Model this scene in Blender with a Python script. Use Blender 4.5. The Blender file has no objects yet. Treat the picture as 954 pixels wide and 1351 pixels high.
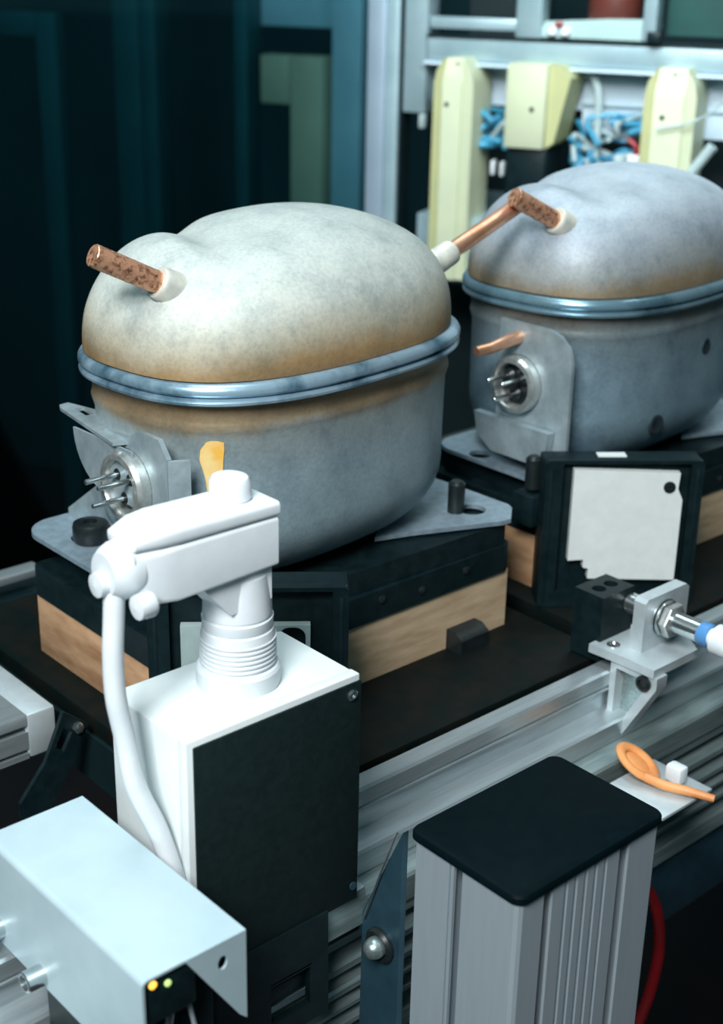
import bpy, bmesh, math, random
from math import sin, cos, pi, radians as R
from mathutils import Vector, Matrix, noise
from mathutils.geometry import tessellate_polygon
random.seed(7)
S = bpy.context.scene
COL = S.collection

# ------------------------------------------------------------------ camera
camd = bpy.data.cameras.new('camera'); cam = bpy.data.objects.new('camera', camd); COL.objects.link(cam)
rot = Matrix(((0.7478, 0.2340, 0.6213), (-0.6636, 0.2896, 0.6897), (-0.0186, -0.9281, 0.3719)))
rx, ry, rz = Vector((0.7478, -0.6636, 0.0186)), Vector((0.2340, 0.2896, 0.9281)), Vector((-0.6213, -0.6897, 0.3719))
rz.normalize(); rx = (rx - rz*rx.dot(rz)).normalized(); ry = rz.cross(rx)
m = Matrix((rx, ry, rz)).transposed().to_4x4(); m.translation = Vector((-0.5398, -0.6913, 0.4310))
cam.matrix_world = m
camd.sensor_fit = 'VERTICAL'; camd.sensor_height = 36; camd.lens = 49.213
camd.clip_start = 0.02; camd.clip_end = 60
camd.dof.use_dof = True; camd.dof.focus_distance = 0.74; camd.dof.aperture_fstop = 9
S.camera = cam

# ------------------------------------------------------------------ world, lights, exposure
W = bpy.data.worlds.new('world'); S.world = W; W.use_nodes = True
wn = W.node_tree; wn.nodes['Background'].inputs[0].default_value = (0.055, 0.17, 0.20, 1)
wn.nodes['Background'].inputs[1].default_value = 0.55
def area(name, loc, target, sx, sy, power, col):
    l = bpy.data.lights.new(name, 'AREA'); l.shape = 'RECTANGLE'; l.size = sx; l.size_y = sy
    l.energy = power; l.color = col
    o = bpy.data.objects.new(name, l); COL.objects.link(o); o.location = loc
    o.rotation_euler = (Vector(target) - Vector(loc)).to_track_quat('-Z', 'Y').to_euler()
    return o
area('key_lamp', (-1.15, -0.85, 1.28), (0.0, -0.1, 0.1), 0.55, 0.55, 42, (0.93, 0.98, 1.0))
area('overhead_fill', (-0.1, 0.05, 1.9), (0.0, 0.0, 0), 1.2, 0.4, 17, (0.75, 0.93, 1.0))  # added overhead light, gives metal something to reflect and lifts top faces
area('machine_fill', (0.40, 0.05, 0.72), (0.86, 0.42, 0.25), 0.5, 0.2, 7, (0.85, 0.97, 1.0))  # added light that brightens the background machine, not a fitting of it
vs = S.view_settings; S.display_settings.display_device = 'sRGB'
vs.view_transform = 'Standard'; vs.look = 'None'; vs.gamma = 1; vs.use_curve_mapping = False
vs.exposure = 0.0

# ------------------------------------------------------------------ materials
def nodes_of(name):
    mt = bpy.data.materials.new(name); mt.use_nodes = True
    nt = mt.node_tree; return mt, nt, nt.nodes['Principled BSDF']
def N(nt, t, **k):
    n = nt.nodes.new(t)
    for a, b in k.items(): setattr(n, a, b)
    return n
def ramp(nt, stops, fac):
    r = N(nt, 'ShaderNodeValToRGB'); e = r.color_ramp.elements
    while len(e) < len(stops): e.new(0.5)
    for i, (p, c) in enumerate(stops): e[i].position = p; e[i].color = (*c, 1) if len(c) == 3 else c
    nt.links.new(fac, r.inputs[0]); return r.outputs[0]
def nz(nt, scale, detail=4, vec=None, rough=0.6, coord='Object', stretch=None):
    tc = N(nt, 'ShaderNodeTexCoord'); src = tc.outputs[coord]
    if stretch:
        mp = N(nt, 'ShaderNodeMapping'); mp.inputs['Scale'].default_value = stretch
        nt.links.new(src, mp.inputs[0]); src = mp.outputs[0]
    n = N(nt, 'ShaderNodeTexNoise'); n.inputs['Scale'].default_value = scale
    n.inputs['Detail'].default_value = detail; n.inputs['Roughness'].default_value = rough
    nt.links.new(src, n.inputs['Vector']); return n.outputs['Fac']
def mix(nt, a, b, fac, bt='MIX'):
    x = N(nt, 'ShaderNodeMix', data_type='RGBA', blend_type=bt)
    for s, v in ((6, a), (7, b)):
        if isinstance(v, tuple): x.inputs[s].default_value = (*v, 1)
        else: nt.links.new(v, x.inputs[s])
    if isinstance(fac, (int, float)): x.inputs[0].default_value = fac
    else: nt.links.new(fac, x.inputs[0])
    return x.outputs[2]
def mat(name, c1, c2=None, metal=0.0, rough=0.5, scale=60, var=(0.35, 0.65), bump=0.0, stretch=None, spec=0.5, rvar=0.0):
    mt, nt, b = nodes_of(name)
    c2 = c2 or tuple(x*0.75 for x in c1)
    f = nz(nt, scale, stretch=stretch)
    nt.links.new(ramp(nt, [(var[0], c1), (var[1], c2)], f), b.inputs['Base Color'])
    b.inputs['Metallic'].default_value = metal; b.inputs['Roughness'].default_value = rough
    b.inputs['Specular IOR Level'].default_value = spec
    if rvar:
        f2 = nz(nt, scale*0.5, stretch=stretch)
        mr = N(nt, 'ShaderNodeMapRange'); mr.inputs[3].default_value = max(0.03, rough-rvar); mr.inputs[4].default_value = rough+rvar
        nt.links.new(f2, mr.inputs[0]); nt.links.new(mr.outputs[0], b.inputs['Roughness'])
    if bump:
        bn = N(nt, 'ShaderNodeBump'); bn.inputs['Strength'].default_value = bump; bn.inputs['Distance'].default_value = 0.002
        nt.links.new(f, bn.inputs['Height']); nt.links.new(bn.outputs[0], b.inputs['Normal'])
    return mt
ZLO = -0.01
def shell_mat(name, stops, metal, rough, tint=0.75):
    """blasted steel shell with heat tint bands near the weld flange; bands are real colour of the metal, by height"""
    mt, nt, b = nodes_of(name)
    tc = N(nt, 'ShaderNodeTexCoord'); sp = N(nt, 'ShaderNodeSeparateXYZ'); nt.links.new(tc.outputs['Object'], sp.inputs[0])
    n1 = nz(nt, 9, 5); 
    ma = N(nt, 'ShaderNodeMath', operation='MULTIPLY_ADD'); nt.links.new(n1, ma.inputs[0]); ma.inputs[1].default_value = 0.035
    nt.links.new(sp.outputs[2], ma.inputs[2])
    mr = N(nt, 'ShaderNodeMapRange'); mr.inputs[1].default_value = ZLO+0.0175; mr.inputs[2].default_value = ZLO+0.22+0.0175
    nt.links.new(ma.outputs[0], mr.inputs[0])
    base = ramp(nt, stops, mr.outputs[0])
    n2 = nz(nt, 30, 8, rough=0.7)
    mott = ramp(nt, [(0.3, (0.62, 0.66, 0.68)), (0.5, (0.9, 0.92, 0.92)), (0.72, (1.06, 1.05, 1.02))], n2)
    c = mix(nt, base, mott, 1.0, 'MULTIPLY')
    n3 = nz(nt, 14, 6, stretch=(1, 1, 0.35))
    blot = ramp(nt, [(0.56, (1, 1, 1)), (0.72, (0.66, 0.72, 0.74))], n3)
    c = mix(nt, c, blot, 0.8, 'MULTIPLY')
    n5 = nz(nt, 420, 3)
    c = mix(nt, c, ramp(nt, [(0.3, (0.78, 0.78, 0.78)), (0.6, (1.05, 1.05, 1.05))], n5), 0.6, 'MULTIPLY')
    nt.links.new(c, b.inputs['Base Color'])
    b.inputs['Metallic'].default_value = metal
    r = N(nt, 'ShaderNodeMapRange'); r.inputs[3].default_value = rough-0.1; r.inputs[4].default_value = rough+0.12
    nt.links.new(n2, r.inputs[0]); nt.links.new(r.outputs[0], b.inputs['Roughness'])
    bn = N(nt, 'ShaderNodeBump'); bn.inputs['Strength'].default_value = 0.25; bn.inputs['Distance'].default_value = 0.0006
    nt.links.new(n5, bn.inputs['Height']); nt.links.new(bn.outputs[0], b.inputs['Normal'])
    return mt
def zp(z): return (z-0.08-ZLO)/0.22   # heights above the compressor's own base
ORG, BEI = (0.40, 0.25, 0.12), (0.65, 0.66, 0.60)
M = {}
M['dome'] = shell_mat('blasted_steel_dome', [(zp(.205), (0.22, 0.13, 0.07)), (zp(.216), (0.42, 0.26, 0.12)), (zp(.230), (0.56, 0.50, 0.38)), (zp(.248), BEI), (zp(.285), (0.58, 0.62, 0.59))], 0.1, 0.6)
M['dome2'] = shell_mat('blasted_steel_dome_cool_lit', [(zp(.205), (0.24, 0.16, 0.09)), (zp(.216), (0.36, 0.27, 0.17)), (zp(.228), (0.40, 0.41, 0.40)), (zp(.25), (0.40, 0.44, 0.49)), (zp(.285), (0.36, 0.41, 0.46))], 0.2, 0.5)  # same steel as the near dome, with cooler light painted into its colour
M['shell'] = shell_mat('steel_lower_shell', [(zp(.08), (0.26, 0.36, 0.40)), (zp(.15), (0.37, 0.47, 0.52)), (zp(.176), (0.40, 0.45, 0.45)), (zp(.184), (0.36, 0.27, 0.17)), (zp(.2), (0.30, 0.18, 0.09))], 0.3, 0.42)
M['shell2'] = shell_mat('steel_lower_shell_cool_lit', [(zp(.08), (0.24, 0.36, 0.43)), (zp(.15), (0.32, 0.45, 0.53)), (zp(.176), (0.33, 0.43, 0.48)), (zp(.19), (0.25, 0.27, 0.26)), (zp(.2), (0.24, 0.20, 0.16))], 0.45, 0.40)  # near shell's steel again, bluish light put into the colour stops
M['flange'] = mat('heat_blued_weld_flange', (0.40, 0.56, 0.67), (0.08, 0.18, 0.25), 0.55, 0.32, 34, (0.45, 0.68), 0.15, rvar=0.1)
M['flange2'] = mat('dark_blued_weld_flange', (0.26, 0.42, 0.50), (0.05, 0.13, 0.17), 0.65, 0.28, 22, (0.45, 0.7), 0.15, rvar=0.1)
M['copper'] = mat('mottled_copper', (0.90, 0.46, 0.28), (0.22, 0.09, 0.05), 0.6, 0.35, 300, (0.46, 0.66), 0.25)
M['copper_clean'] = mat('clean_copper', (0.88, 0.50, 0.34), (0.75, 0.36, 0.2), 0.75, 0.35, 60)
M['collar'] = mat('cream_tinned_collar', (0.80, 0.77, 0.66), (0.55, 0.55, 0.50), 0.2, 0.5, 90)
M['bracket'] = mat('grey_stamped_steel', (0.50, 0.59, 0.62), (0.34, 0.42, 0.45), 0.5, 0.45, 70, bump=0.05)
M['foot'] = mat('grey_foot_plate', (0.30, 0.38, 0.44), (0.22, 0.29, 0.34), 0.35, 0.5, 160)
M['cup'] = mat('nickel_terminal_ring', (0.66, 0.67, 0.64), (0.40, 0.42, 0.40), 0.7, 0.3, 120)
M['black'] = mat('black_plastic', (0.003, 0.010, 0.012), (0.007, 0.017, 0.020), 0, 0.42, 120, spec=0.2)
M['cap'] = mat('matt_black_cap', (0.001, 0.005, 0.007), (0.0015, 0.007, 0.009), 0, 0.6, 120, spec=0.08)
M['speckle'] = mat('speckled_dark_green', (0.002, 0.022, 0.018), (0.25, 0.36, 0.34), 0, 0.5, 190, (0.66, 0.70), spec=0.2)
M['rubber'] = mat('black_rubber', (0.008, 0.012, 0.013), (0.014, 0.019, 0.02), 0, 0.32, 90)
M['carrier'] = mat('worn_black_carrier', (0.0075, 0.008, 0.006), (0.002, 0.006, 0.006), 0, 0.55, 55, bump=0.08, spec=0.12)
M['black_face'] = mat('black_sensor_face', (0.005, 0.013, 0.013), (0.008, 0.018, 0.018), 0, 0.65, 220, bump=0.1, spec=0.2)
M['wood'] = mat('pale_laminated_wood', (0.62, 0.45, 0.29), (0.40, 0.26, 0.15), 0, 0.65, 26, (0.35, 0.75), 0.06, (1, 1, 5))
M['wood2'] = mat('orange_brown_wood', (0.58, 0.34, 0.19), (0.34, 0.17, 0.08), 0, 0.65, 28, (0.35, 0.7), 0.06, (1, 1, 4))
M['white'] = mat('white_plastic', (0.80, 0.84, 0.86), (0.74, 0.78, 0.81), 0, 0.5, 60)
M['white_body'] = mat('white_sensor_housing', (0.80, 0.84, 0.83), (0.74, 0.79, 0.79), 0, 0.5, 40)
M['white_panel'] = mat('white_tag_panel', (0.76, 0.79, 0.76), (0.70, 0.73, 0.70), 0, 0.6, 80)
M['teal_panel'] = mat('pale_green_tag_panel', (0.42, 0.52, 0.50), (0.34, 0.44, 0.43), 0, 0.6, 60)
M['alu'] = mat('anodised_aluminium', (0.62, 0.68, 0.70), (0.50, 0.57, 0.59), 0.75, 0.36, 30, stretch=(1, 12, 12), rvar=0.06)
M['alu_dark'] = mat('scratched_aluminium', (0.45, 0.52, 0.52), (0.25, 0.32, 0.31), 0.8, 0.33, 40, stretch=(1, 25, 25), rvar=0.1)
M['alu_mid'] = mat('dull_aluminium', (0.34, 0.41, 0.41), (0.22, 0.29, 0.29), 0.6, 0.38, 30, stretch=(1, 10, 10))
M['alu_post'] = mat('brushed_aluminium_post', (0.54, 0.62, 0.67), (0.51, 0.59, 0.63), 0.5, 0.42, 25, stretch=(12, 12, 1))
M['alu_cast'] = mat('matt_aluminium_casting', (0.62, 0.68, 0.70), (0.52, 0.58, 0.60), 0.45, 0.5, 60)
M['sheet'] = mat('galvanised_sheet', (0.56, 0.69, 0.73), (0.48, 0.61, 0.66), 0.25, 0.5, 22, bump=0.02)
M['chrome'] = mat('bright_steel', (0.75, 0.78, 0.78), (0.6, 0.65, 0.66), 0.95, 0.2, 60)
M['gunmetal'] = mat('blue_grey_plate', (0.045, 0.11, 0.15), (0.03, 0.08, 0.11), 0.5, 0.4, 40)
M['blue_ring'] = mat('blue_plastic', (0.10, 0.30, 0.62), (0.08, 0.25, 0.52), 0, 0.4)
M['orange'] = mat('orange_plastic', (0.88, 0.36, 0.12), (0.70, 0.26, 0.09), 0, 0.45, 40)
M['red'] = mat('red_cable_jacket', (0.35, 0.01, 0.015), (0.25, 0.01, 0.012), 0, 0.4)
M['paint'] = mat('yellow_paint', (0.90, 0.48, 0.08), (0.88, 0.70, 0.34), 0, 0.5, 60)
M['cream'] = mat('cream_painted_steel', (0.55, 0.58, 0.39), (0.50, 0.53, 0.37), 0, 0.5, 20)
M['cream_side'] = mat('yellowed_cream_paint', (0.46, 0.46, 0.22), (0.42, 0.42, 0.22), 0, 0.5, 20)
M['frame'] = mat('machine_frame_aluminium', (0.42, 0.55, 0.59), (0.34, 0.47, 0.51), 0.4, 0.4, 20)
M['panel'] = mat('pale_blue_panel', (0.66, 0.78, 0.88), (0.60, 0.73, 0.83), 0.1, 0.45, 12)
M['post_pale'] = mat('pale_post_aluminium', (0.34, 0.42, 0.50), (0.30, 0.38, 0.46), 0.3, 0.4, 20)
M['far_wall'] = mat('dark_green_far_wall', (0.006, 0.050, 0.060), (0.004, 0.032, 0.042), 0, 0.6, 2)
M['spot'] = mat('dark_weld_metal', (0.03, 0.05, 0.06), (0.02, 0.03, 0.04), 0.3, 0.5)
M['desk'] = mat('pale_green_tray', (0.42, 0.56, 0.54), (0.36, 0.50, 0.48), 0.1, 0.5, 12)
M['dark'] = mat('dark_teal_panel', (0.003, 0.017, 0.020), (0.002, 0.011, 0.014), 0, 0.5, 8)
M['green'] = mat('dark_green_panel', (0.003, 0.065, 0.055), (0.003, 0.035, 0.03), 0, 0.4, 10)
M['cyan'] = mat('cyan_hose', (0.05, 0.32, 0.48), (0.03, 0.2, 0.34), 0, 0.4, 40)
M['navy'] = mat('blue_cable', (0.02, 0.10, 0.30), (0.02, 0.07, 0.2), 0, 0.4)
M['greyhose'] = mat('grey_hose', (0.42, 0.52, 0.52), (0.36, 0.45, 0.46), 0, 0.45)
M['brownred'] = mat('brown_red_paint', (0.14, 0.03, 0.02), (0.09, 0.02, 0.014), 0, 0.45, 12)
M['teal_post'] = mat('teal_painted_post', (0.010, 0.10, 0.12), (0.006, 0.07, 0.085), 0.1, 0.5, 6)
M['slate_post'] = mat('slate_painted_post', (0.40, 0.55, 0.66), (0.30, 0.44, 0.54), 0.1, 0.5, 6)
M['olive_post'] = mat('olive_cream_post', (0.46, 0.42, 0.30), (0.40, 0.36, 0.26), 0, 0.5, 6)
M['floor'] = mat('dark_floor', (0.016, 0.009, 0.010), (0.006, 0.008, 0.010), 0, 0.5, 3)
def led_mat(name, c, s):
    mt, nt, b = nodes_of(name); b.inputs['Base Color'].default_value = (*c, 1)
    b.inputs['Emission Color'].default_value = (*c, 1); b.inputs['Emission Strength'].default_value = s; return mt
M['led_amber'] = led_mat('amber_led', (1.0, 0.55, 0.08), 1.3)
M['led_green'] = led_mat('green_led', (0.55, 0.8, 0.25), 0.6)
def glass_mat():
    mt, nt, b = nodes_of('tinted_glass'); nt.nodes.remove(b)
    out = nt.nodes['Material Output']
    tr = N(nt, 'ShaderNodeBsdfTransparent'); tr.inputs[0].default_value = (0.62, 0.80, 0.82, 1)
    gl = N(nt, 'ShaderNodeBsdfGlossy'); gl.inputs['Roughness'].default_value = 0.03
    fr = N(nt, 'ShaderNodeFresnel'); fr.inputs[0].default_value = 1.5
    mx = N(nt, 'ShaderNodeMixShader'); nt.links.new(fr.outputs[0], mx.inputs[0])
    nt.links.new(tr.outputs[0], mx.inputs[1]); nt.links.new(gl.outputs[0], mx.inputs[2]); nt.links.new(mx.outputs[0], out.inputs[0])
    return mt
M['glass'] = glass_mat()

# ------------------------------------------------------------------ mesh builder
class MB:
    def __init__(s): s.v = []; s.f = []
    def add(s, v, f):
        n = len(s.v); s.v += [Vector(p) for p in v]; s.f += [tuple(i+n for i in q) for q in f]; return s
    def _bm(s, bm):
        bm.verts.index_update(); s.add([v.co.copy() for v in bm.verts], [[v.index for v in f.verts] for f in bm.faces]); bm.free(); return s
    def box(s, x0, x1, y0, y1, z0, z1, bev=0.0, seg=2, mtx=None):
        bm = bmesh.new(); bmesh.ops.create_cube(bm, size=1)
        for v in bm.verts: v.co = Vector(((x0+x1)/2+v.co.x*(x1-x0), (y0+y1)/2+v.co.y*(y1-y0), (z0+z1)/2+v.co.z*(z1-z0)))
        if bev: bmesh.ops.bevel(bm, geom=list(bm.edges), offset=bev, segments=seg, affect='EDGES', profile=0.5)
        if mtx: bmesh.ops.transform(bm, matrix=mtx, verts=bm.verts)
        return s._bm(bm)
    def prism(s, poly, a, b, axis='z', holes=()):
        """polygon in the two other axes (x,y for z; x,z for y; y,z for x), from a to b along the axis"""
        def P(p, t): return {'z': Vector((p[0], p[1], t)), 'y': Vector((p[0], t, p[1])), 'x': Vector((t, p[0], p[1]))}[axis]
        loops = [list(poly)]+[list(h) for h in holes]
        flat = [p for l in loops for p in l]
        tris = tessellate_polygon([[Vector((p[0], p[1], 0)) for p in l] for l in loops])
        n = len(flat)
        v = [P(p, a) for p in flat]+[P(p, b) for p in flat]
        f = [t for t in tris]+[tuple(i+n for i in reversed(t)) for t in tris]
        k = 0
        for l in loops:
            for i in range(len(l)):
                j = (i+1) % len(l); f.append((k+i, k+j, k+j+n, k+i+n))
            k += len(l)
        return s.add(v, f)
    def tube(s, pts, r, seg=16, cap=True):
        pts = [Vector(p) for p in pts]; n = len(pts)
        rr = r if isinstance(r, (list, tuple)) else [r]*n
        t0 = (pts[1]-pts[0]).normalized(); up = Vector((0, 0, 1)) if abs(t0.z) < 0.9 else Vector((1, 0, 0))
        u = t0.cross(up).normalized(); v = []; f = []
        for i, p in enumerate(pts):
            t = (pts[min(i+1, n-1)]-pts[max(i-1, 0)]).normalized()
            u = (u-t*u.dot(t)).normalized(); w = t.cross(u)
            for k in range(seg):
                a = 2*pi*k/seg; v.append(p+(u*cos(a)+w*sin(a))*rr[i])
        for i in range(n-1):
            for k in range(seg):
                k2 = (k+1) % seg; f.append((i*seg+k, i*seg+k2, (i+1)*seg+k2, (i+1)*seg+k))
        if cap: f.append(tuple(reversed(range(seg)))); f.append(tuple(range((n-1)*seg, n*seg)))
        return s.add(v, f)
    def cyl(s, p0, p1, r, seg=24, bev=0.0):
        p0, p1 = Vector(p0), Vector(p1); d = (p1-p0).normalized()
        if bev: return s.tube([p0, p0+d*1e-5, p0+d*bev, p1-d*bev, p1-d*1e-5, p1], [r-bev, r-bev, r, r, r-bev, r-bev], seg)
        return s.tube([p0, p1], r, seg)
    def lathe(s, prof, loc=(0, 0, 0), mtx=None, seg=32, closed=False):
        """prof: list of (r, h) about local z"""
        loc = Vector(loc); v = []; f = []; n = len(prof)
        for r, h in prof:
            for k in range(seg):
                a = 2*pi*k/seg; p = Vector((r*cos(a), r*sin(a), h))
                if mtx: p = mtx @ p
                v.append(p+loc)
        for i in range(n if closed else n-1):
            j = (i+1) % n
            for k in range(seg):
                k2 = (k+1) % seg; f.append((i*seg+k, i*seg+k2, j*seg+k2, j*seg+k))
        if not closed: f.append(tuple(reversed(range(seg)))); f.append(tuple(range((n-1)*seg, n*seg)))
        return s.add(v, f)
    def torus(s, c, R0, r, mtx=None, seg=36, rs=10):
        return s.lathe([(R0+r*cos(2*pi*i/rs), r*sin(2*pi*i/rs)) for i in range(rs)], c, mtx, seg, closed=True)
    def build(s, name, mt, parent=None, base=None, ang=35):
        base = Vector(base) if base is not None else (Vector(parent['_b']) if parent is not None and '_b' in parent else Vector((0, 0, 0)))
        me = bpy.data.meshes.new(name)
        me.from_pydata([tuple(p-base) for p in s.v], [], s.f); me.update()
        bm = bmesh.new(); bm.from_mesh(me); bmesh.ops.recalc_face_normals(bm, faces=bm.faces); bm.to_mesh(me); bm.free()
        for p in me.polygons: p.use_smooth = True
        me.set_sharp_from_angle(angle=R(ang))
        me.materials.append(M[mt] if isinstance(mt, str) else mt)
        o = bpy.data.objects.new(name, me); COL.objects.link(o)
        if parent is not None: o.parent = parent
        else: o.location = base
        return o
def tag(o, label=None, cat=None, group=None, kind=None):
    if label: o['label'] = label
    if cat: o['category'] = cat
    if group: o['group'] = group
    if kind: o['kind'] = kind
    return o
BASES = {}
def thing(name, base, label, cat, group=None):
    o = bpy.data.objects.new(name, None); COL.objects.link(o); o.location = base; o.empty_display_size = 0.02
    o['_b'] = tuple(base); return tag(o, label, cat, group)
def sub(mb, name, mt, part, **k):        # sub-part: child of a part, same base as its thing
    b = part.parent['_b'] if part.parent is not None and '_b' in part.parent else tuple(part.location)
    o = mb.build(name, mt, None, base=b, **k); o.location = (0, 0, 0); o.parent = part; return o
def circle(cx, cy, r, n=20, ry=None, rev=False):
    p = [(cx+r*cos(2*pi*i/n), cy+(ry or r)*sin(2*pi*i/n)) for i in range(n)]
    return p[::-1] if rev else p
def rrect(x0, x1, y0, y1, r, n=5):
    out = []
    for cx_, cy_, a0 in ((x1-r, y1-r, 0), (x0+r, y1-r, 90), (x0+r, y0+r, 180), (x1-r, y0+r, 270)):
        for i in range(n+1):
            a = R(a0+90*i/n); out.append((cx_+r*cos(a), cy_+r*sin(a)))
    return out

# ================================================================== compressors
CX, CY, ZF = -0.0147, -0.027, 0.206
A0, B0, NE, TH = 0.1262, 0.0885, 2.6, R(6)
def sup(a, b, t, n=NE):
    c, s_ = cos(t), sin(t)
    x = math.copysign(abs(c)**(2/n), c)*a; y = math.copysign(abs(s_)**(2/n), s_)*b
    return x, y
def place(x, y, dx): 
    return CX+dx+x*cos(TH)-y*sin(TH), CY+x*sin(TH)+y*cos(TH)
SEG = 128
def loft(rings, dx, bump=None, cap_top=False, cap_bot=False):
    """rings: (inset, z) or (scale, z, 's')"""
    mb = MB(); v = []; f = []
    for rg in rings:
        for k in range(SEG):
            t = 2*pi*(k+0.5)/SEG
            if len(rg) == 3: x, y = sup(A0*rg[0], B0*rg[0], t, NE if rg[0] > 0.75 else 2+0.6*rg[0]/0.75)
            else: x, y = sup(A0-rg[0], B0-rg[0], t)
            z = rg[1]
            if bump: z += bump(x, y, z)
            if bump: x -= 0.0045*sstep(-0.02, -0.11, x)
            X, Y = place(x, y, dx); v.append((X, Y, z))
    n = len(rings)
    for i in range(n-1):
        for k in range(SEG):
            k2 = (k+1) % SEG; f.append((i*SEG+k, i*SEG+k2, (i+1)*SEG+k2, (i+1)*SEG+k))
    if cap_top: f.append(tuple(range((n-1)*SEG, n*SEG)))
    if cap_bot: f.append(tuple(reversed(range(SEG))))
    return mb.add(v, f)
def sstep(a, b, x):
    t = max(0, min(1, (x-a)/(b-a))); return t*t*(3-2*t)
def dome_bump(x, y, z):
    # crease between the tube lobe at the -X end and the main crown, deepest on the far side
    u = x-(-0.050+0.35*(y-0.02)); g = math.exp(-(u/0.014)**2)
    k = sstep(0.235, 0.27, z)
    d = -0.0060*g*k*sstep(-0.06, 0.0, y+0.0)
    d += 0.004*k*math.exp(-((x-0.02)/0.06)**2-((y-0.0)/0.06)**2)
    d += 0.0065*k*math.exp(-((x+0.082)/0.022)**2-((y-0.01)/0.04)**2)
    d -= 0.003*k*math.exp(-((x+0.03)/0.02)**2-((y+0.02)/0.03)**2)
    return d
def dome_rings():
    H, z0 = 0.0705, 0.2125; out = []
    base = (A0-0.0070)/A0
    for i in range(49):
        a = pi/2*i/48
        out.append((base*max(0.004, cos(a))**(2/2.7), z0+H*sin(a)**(2/2.5), 's'))
    return out
def wall_point(px, z, dx, off=0.0):
    """point on the -Y side of the lower shell wall at local x"""
    a, b = A0-0.0085+off, B0-0.0085+off
    y = -b*(max(0, 1-abs(px/a)**NE))**(1/NE)
    X, Y = place(px, y, dx); return Vector((X, Y, z))
def make_compressor(dx, dm, sm, first):
    lab = ('pale beige-grey hermetic compressor with yellow paint drip, nearest, on the left pallet' if first else
           'blue-grey hermetic compressor further back at the right, behind the black box with white panel')
    t = thing('hermetic_compressor', (CX+dx, CY, 0.08), lab, 'compressor', 'hermetic compressors on the pallets')
    # lower shell, resting on the riser block
    rg = []
    for i in range(10):
        a = pi/2*i/9; r = 0.045
        rg.append((0.0085+r*(1-sin(a))+0.002*(1-sin(a)), 0.078+0.0+r*0.98*(1-cos(a))))
    rg += [(0.0085, 0.135), (0.0083, 0.16), (0.008, 0.178), (0.0068, 0.182), (0.0062, 0.1845), (0.0068, 0.187), (0.0072, 0.19), (0.006, 0.196), (0.004, 0.1990)]
    loft(rg, dx, cap_bot=True).build('lower_shell', sm, t, ang=60)
    loft(dome_rings(), dx, bump=dome_bump, cap_top=True).build('dome', dm, t, ang=80)
    fl = loft([(0.0075, 0.1985), (0.0020, 0.1988), (0.0004, 0.1998), (0.0002, 0.2012), (0.0012, 0.2026), (0.0032, 0.2034), (0.0014, 0.2044), (0, 0.2058), (0, 0.2080), (0.001, 0.2100), (0.0025, 0.2112), (0.0055, 0.2122), (0.009, 0.2130)], dx)
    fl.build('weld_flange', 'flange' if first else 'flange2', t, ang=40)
    # suction tube at the lobe
    def tubeset(name, p0, p1, r, mt, l_coll):
        p0, p1 = Vector(p0), Vector(p1); d = (p1-p0).normalized()
        mb = MB(); L = (p1-p0).length
        ri = r*0.78
        mb.tube([p0, p1-d*0.0006, p1, p1-d*0.0002, p1-d*0.016], [r, r, r*0.93, ri, ri], 24)
        tb = mb.build(name, mt, t)
        q = p0; rc = r*1.5
        cb = MB(); cb.tube([q-d*0.006, q+d*(l_coll-0.003), q+d*(l_coll-0.0008), q+d*l_coll, q+d*(l_coll+0.0002)], [rc*1.05, rc, rc*0.97, rc*0.9, r*1.0], 28)
        cb.torus(q+d*(l_coll-0.001), r*1.05, r*0.16, d.to_track_quat('Z', 'Y').to_matrix())
        sub(cb, 'collar', 'collar', tb); return tb
    tubeset('suction_tube', (-0.1145+dx, -0.0595, 0.2585), (-0.158+dx, -0.0527, 0.2805), 0.0064, 'copper', 0.0085)
    tubeset('discharge_tube', (0.100+dx, -0.046, 0.2425), (0.1840+dx, -0.045, 0.2743), 0.0056, 'copper_clean', 0.0180)
    # terminal cup, facing -X
    xx = -0.1415+dx; ty, tz = -0.051, 0.1470
    mt = Matrix.Rotation(R(-90), 3, 'Y')
    cup = MB().lathe([(0.021, -0.010), (0.021, 0.004), (0.0195, 0.0065), (0.0165, 0.007), (0.0152, 0.005), (0.0148, -0.002), (0.0, -0.0021)], (xx, ty, tz), mt, 36).build('terminal_cup', 'cup', t, ang=30)
    if not first: sub(MB().lathe([(0.0147, -0.0015), (0.0147, -0.0005), (0.0, 0.0005)], (xx, ty, tz), mt, 28), 'black_insert', 'rubber', cup)
    pins = [(-0.0065, 0.0055), (0.0065, 0.0055), (0.0, -0.007)]
    for py, pz in pins:
        sub(MB().cyl((xx-0.0, ty+py, tz+pz), (xx-0.024, ty+py, tz+pz), 0.0016, 12, 0.0004), 'pin', 'chrome', cup)
        sub(MB().lathe([(0.0054, 0), (0.0054, 0.0025), (0.003, 0.0045), (0.0, 0.0046)], (xx+0.001, ty+py, tz+pz), mt, 16), 'insulator', 'rubber', cup)
    # stamped plate round the terminal
    xp = -0.1375+dx
    pl = [(-0.088, 0.120), (-0.088, 0.172), (-0.080, 0.1815), (-0.060, 0.1815), (-0.048, 0.1740), (-0.025, 0.1740), (-0.025, 0.120)]
    hole = circle(ty, tz, 0.0215, 28)
    if not first: pl = [(-0.098, 0.108), (-0.098, 0.172), (-0.094, 0.182), (-0.086, 0.1885), (-0.076, 0.191), (-0.030, 0.191), (-0.030, 0.108), (-0.045, 0.100), (-0.080, 0.100)]
    MB().prism(pl, xp-0.002, xp+0.001, 'x', [hole]).build('terminal_plate', 'bracket', t)
    ed = MB()
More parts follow.
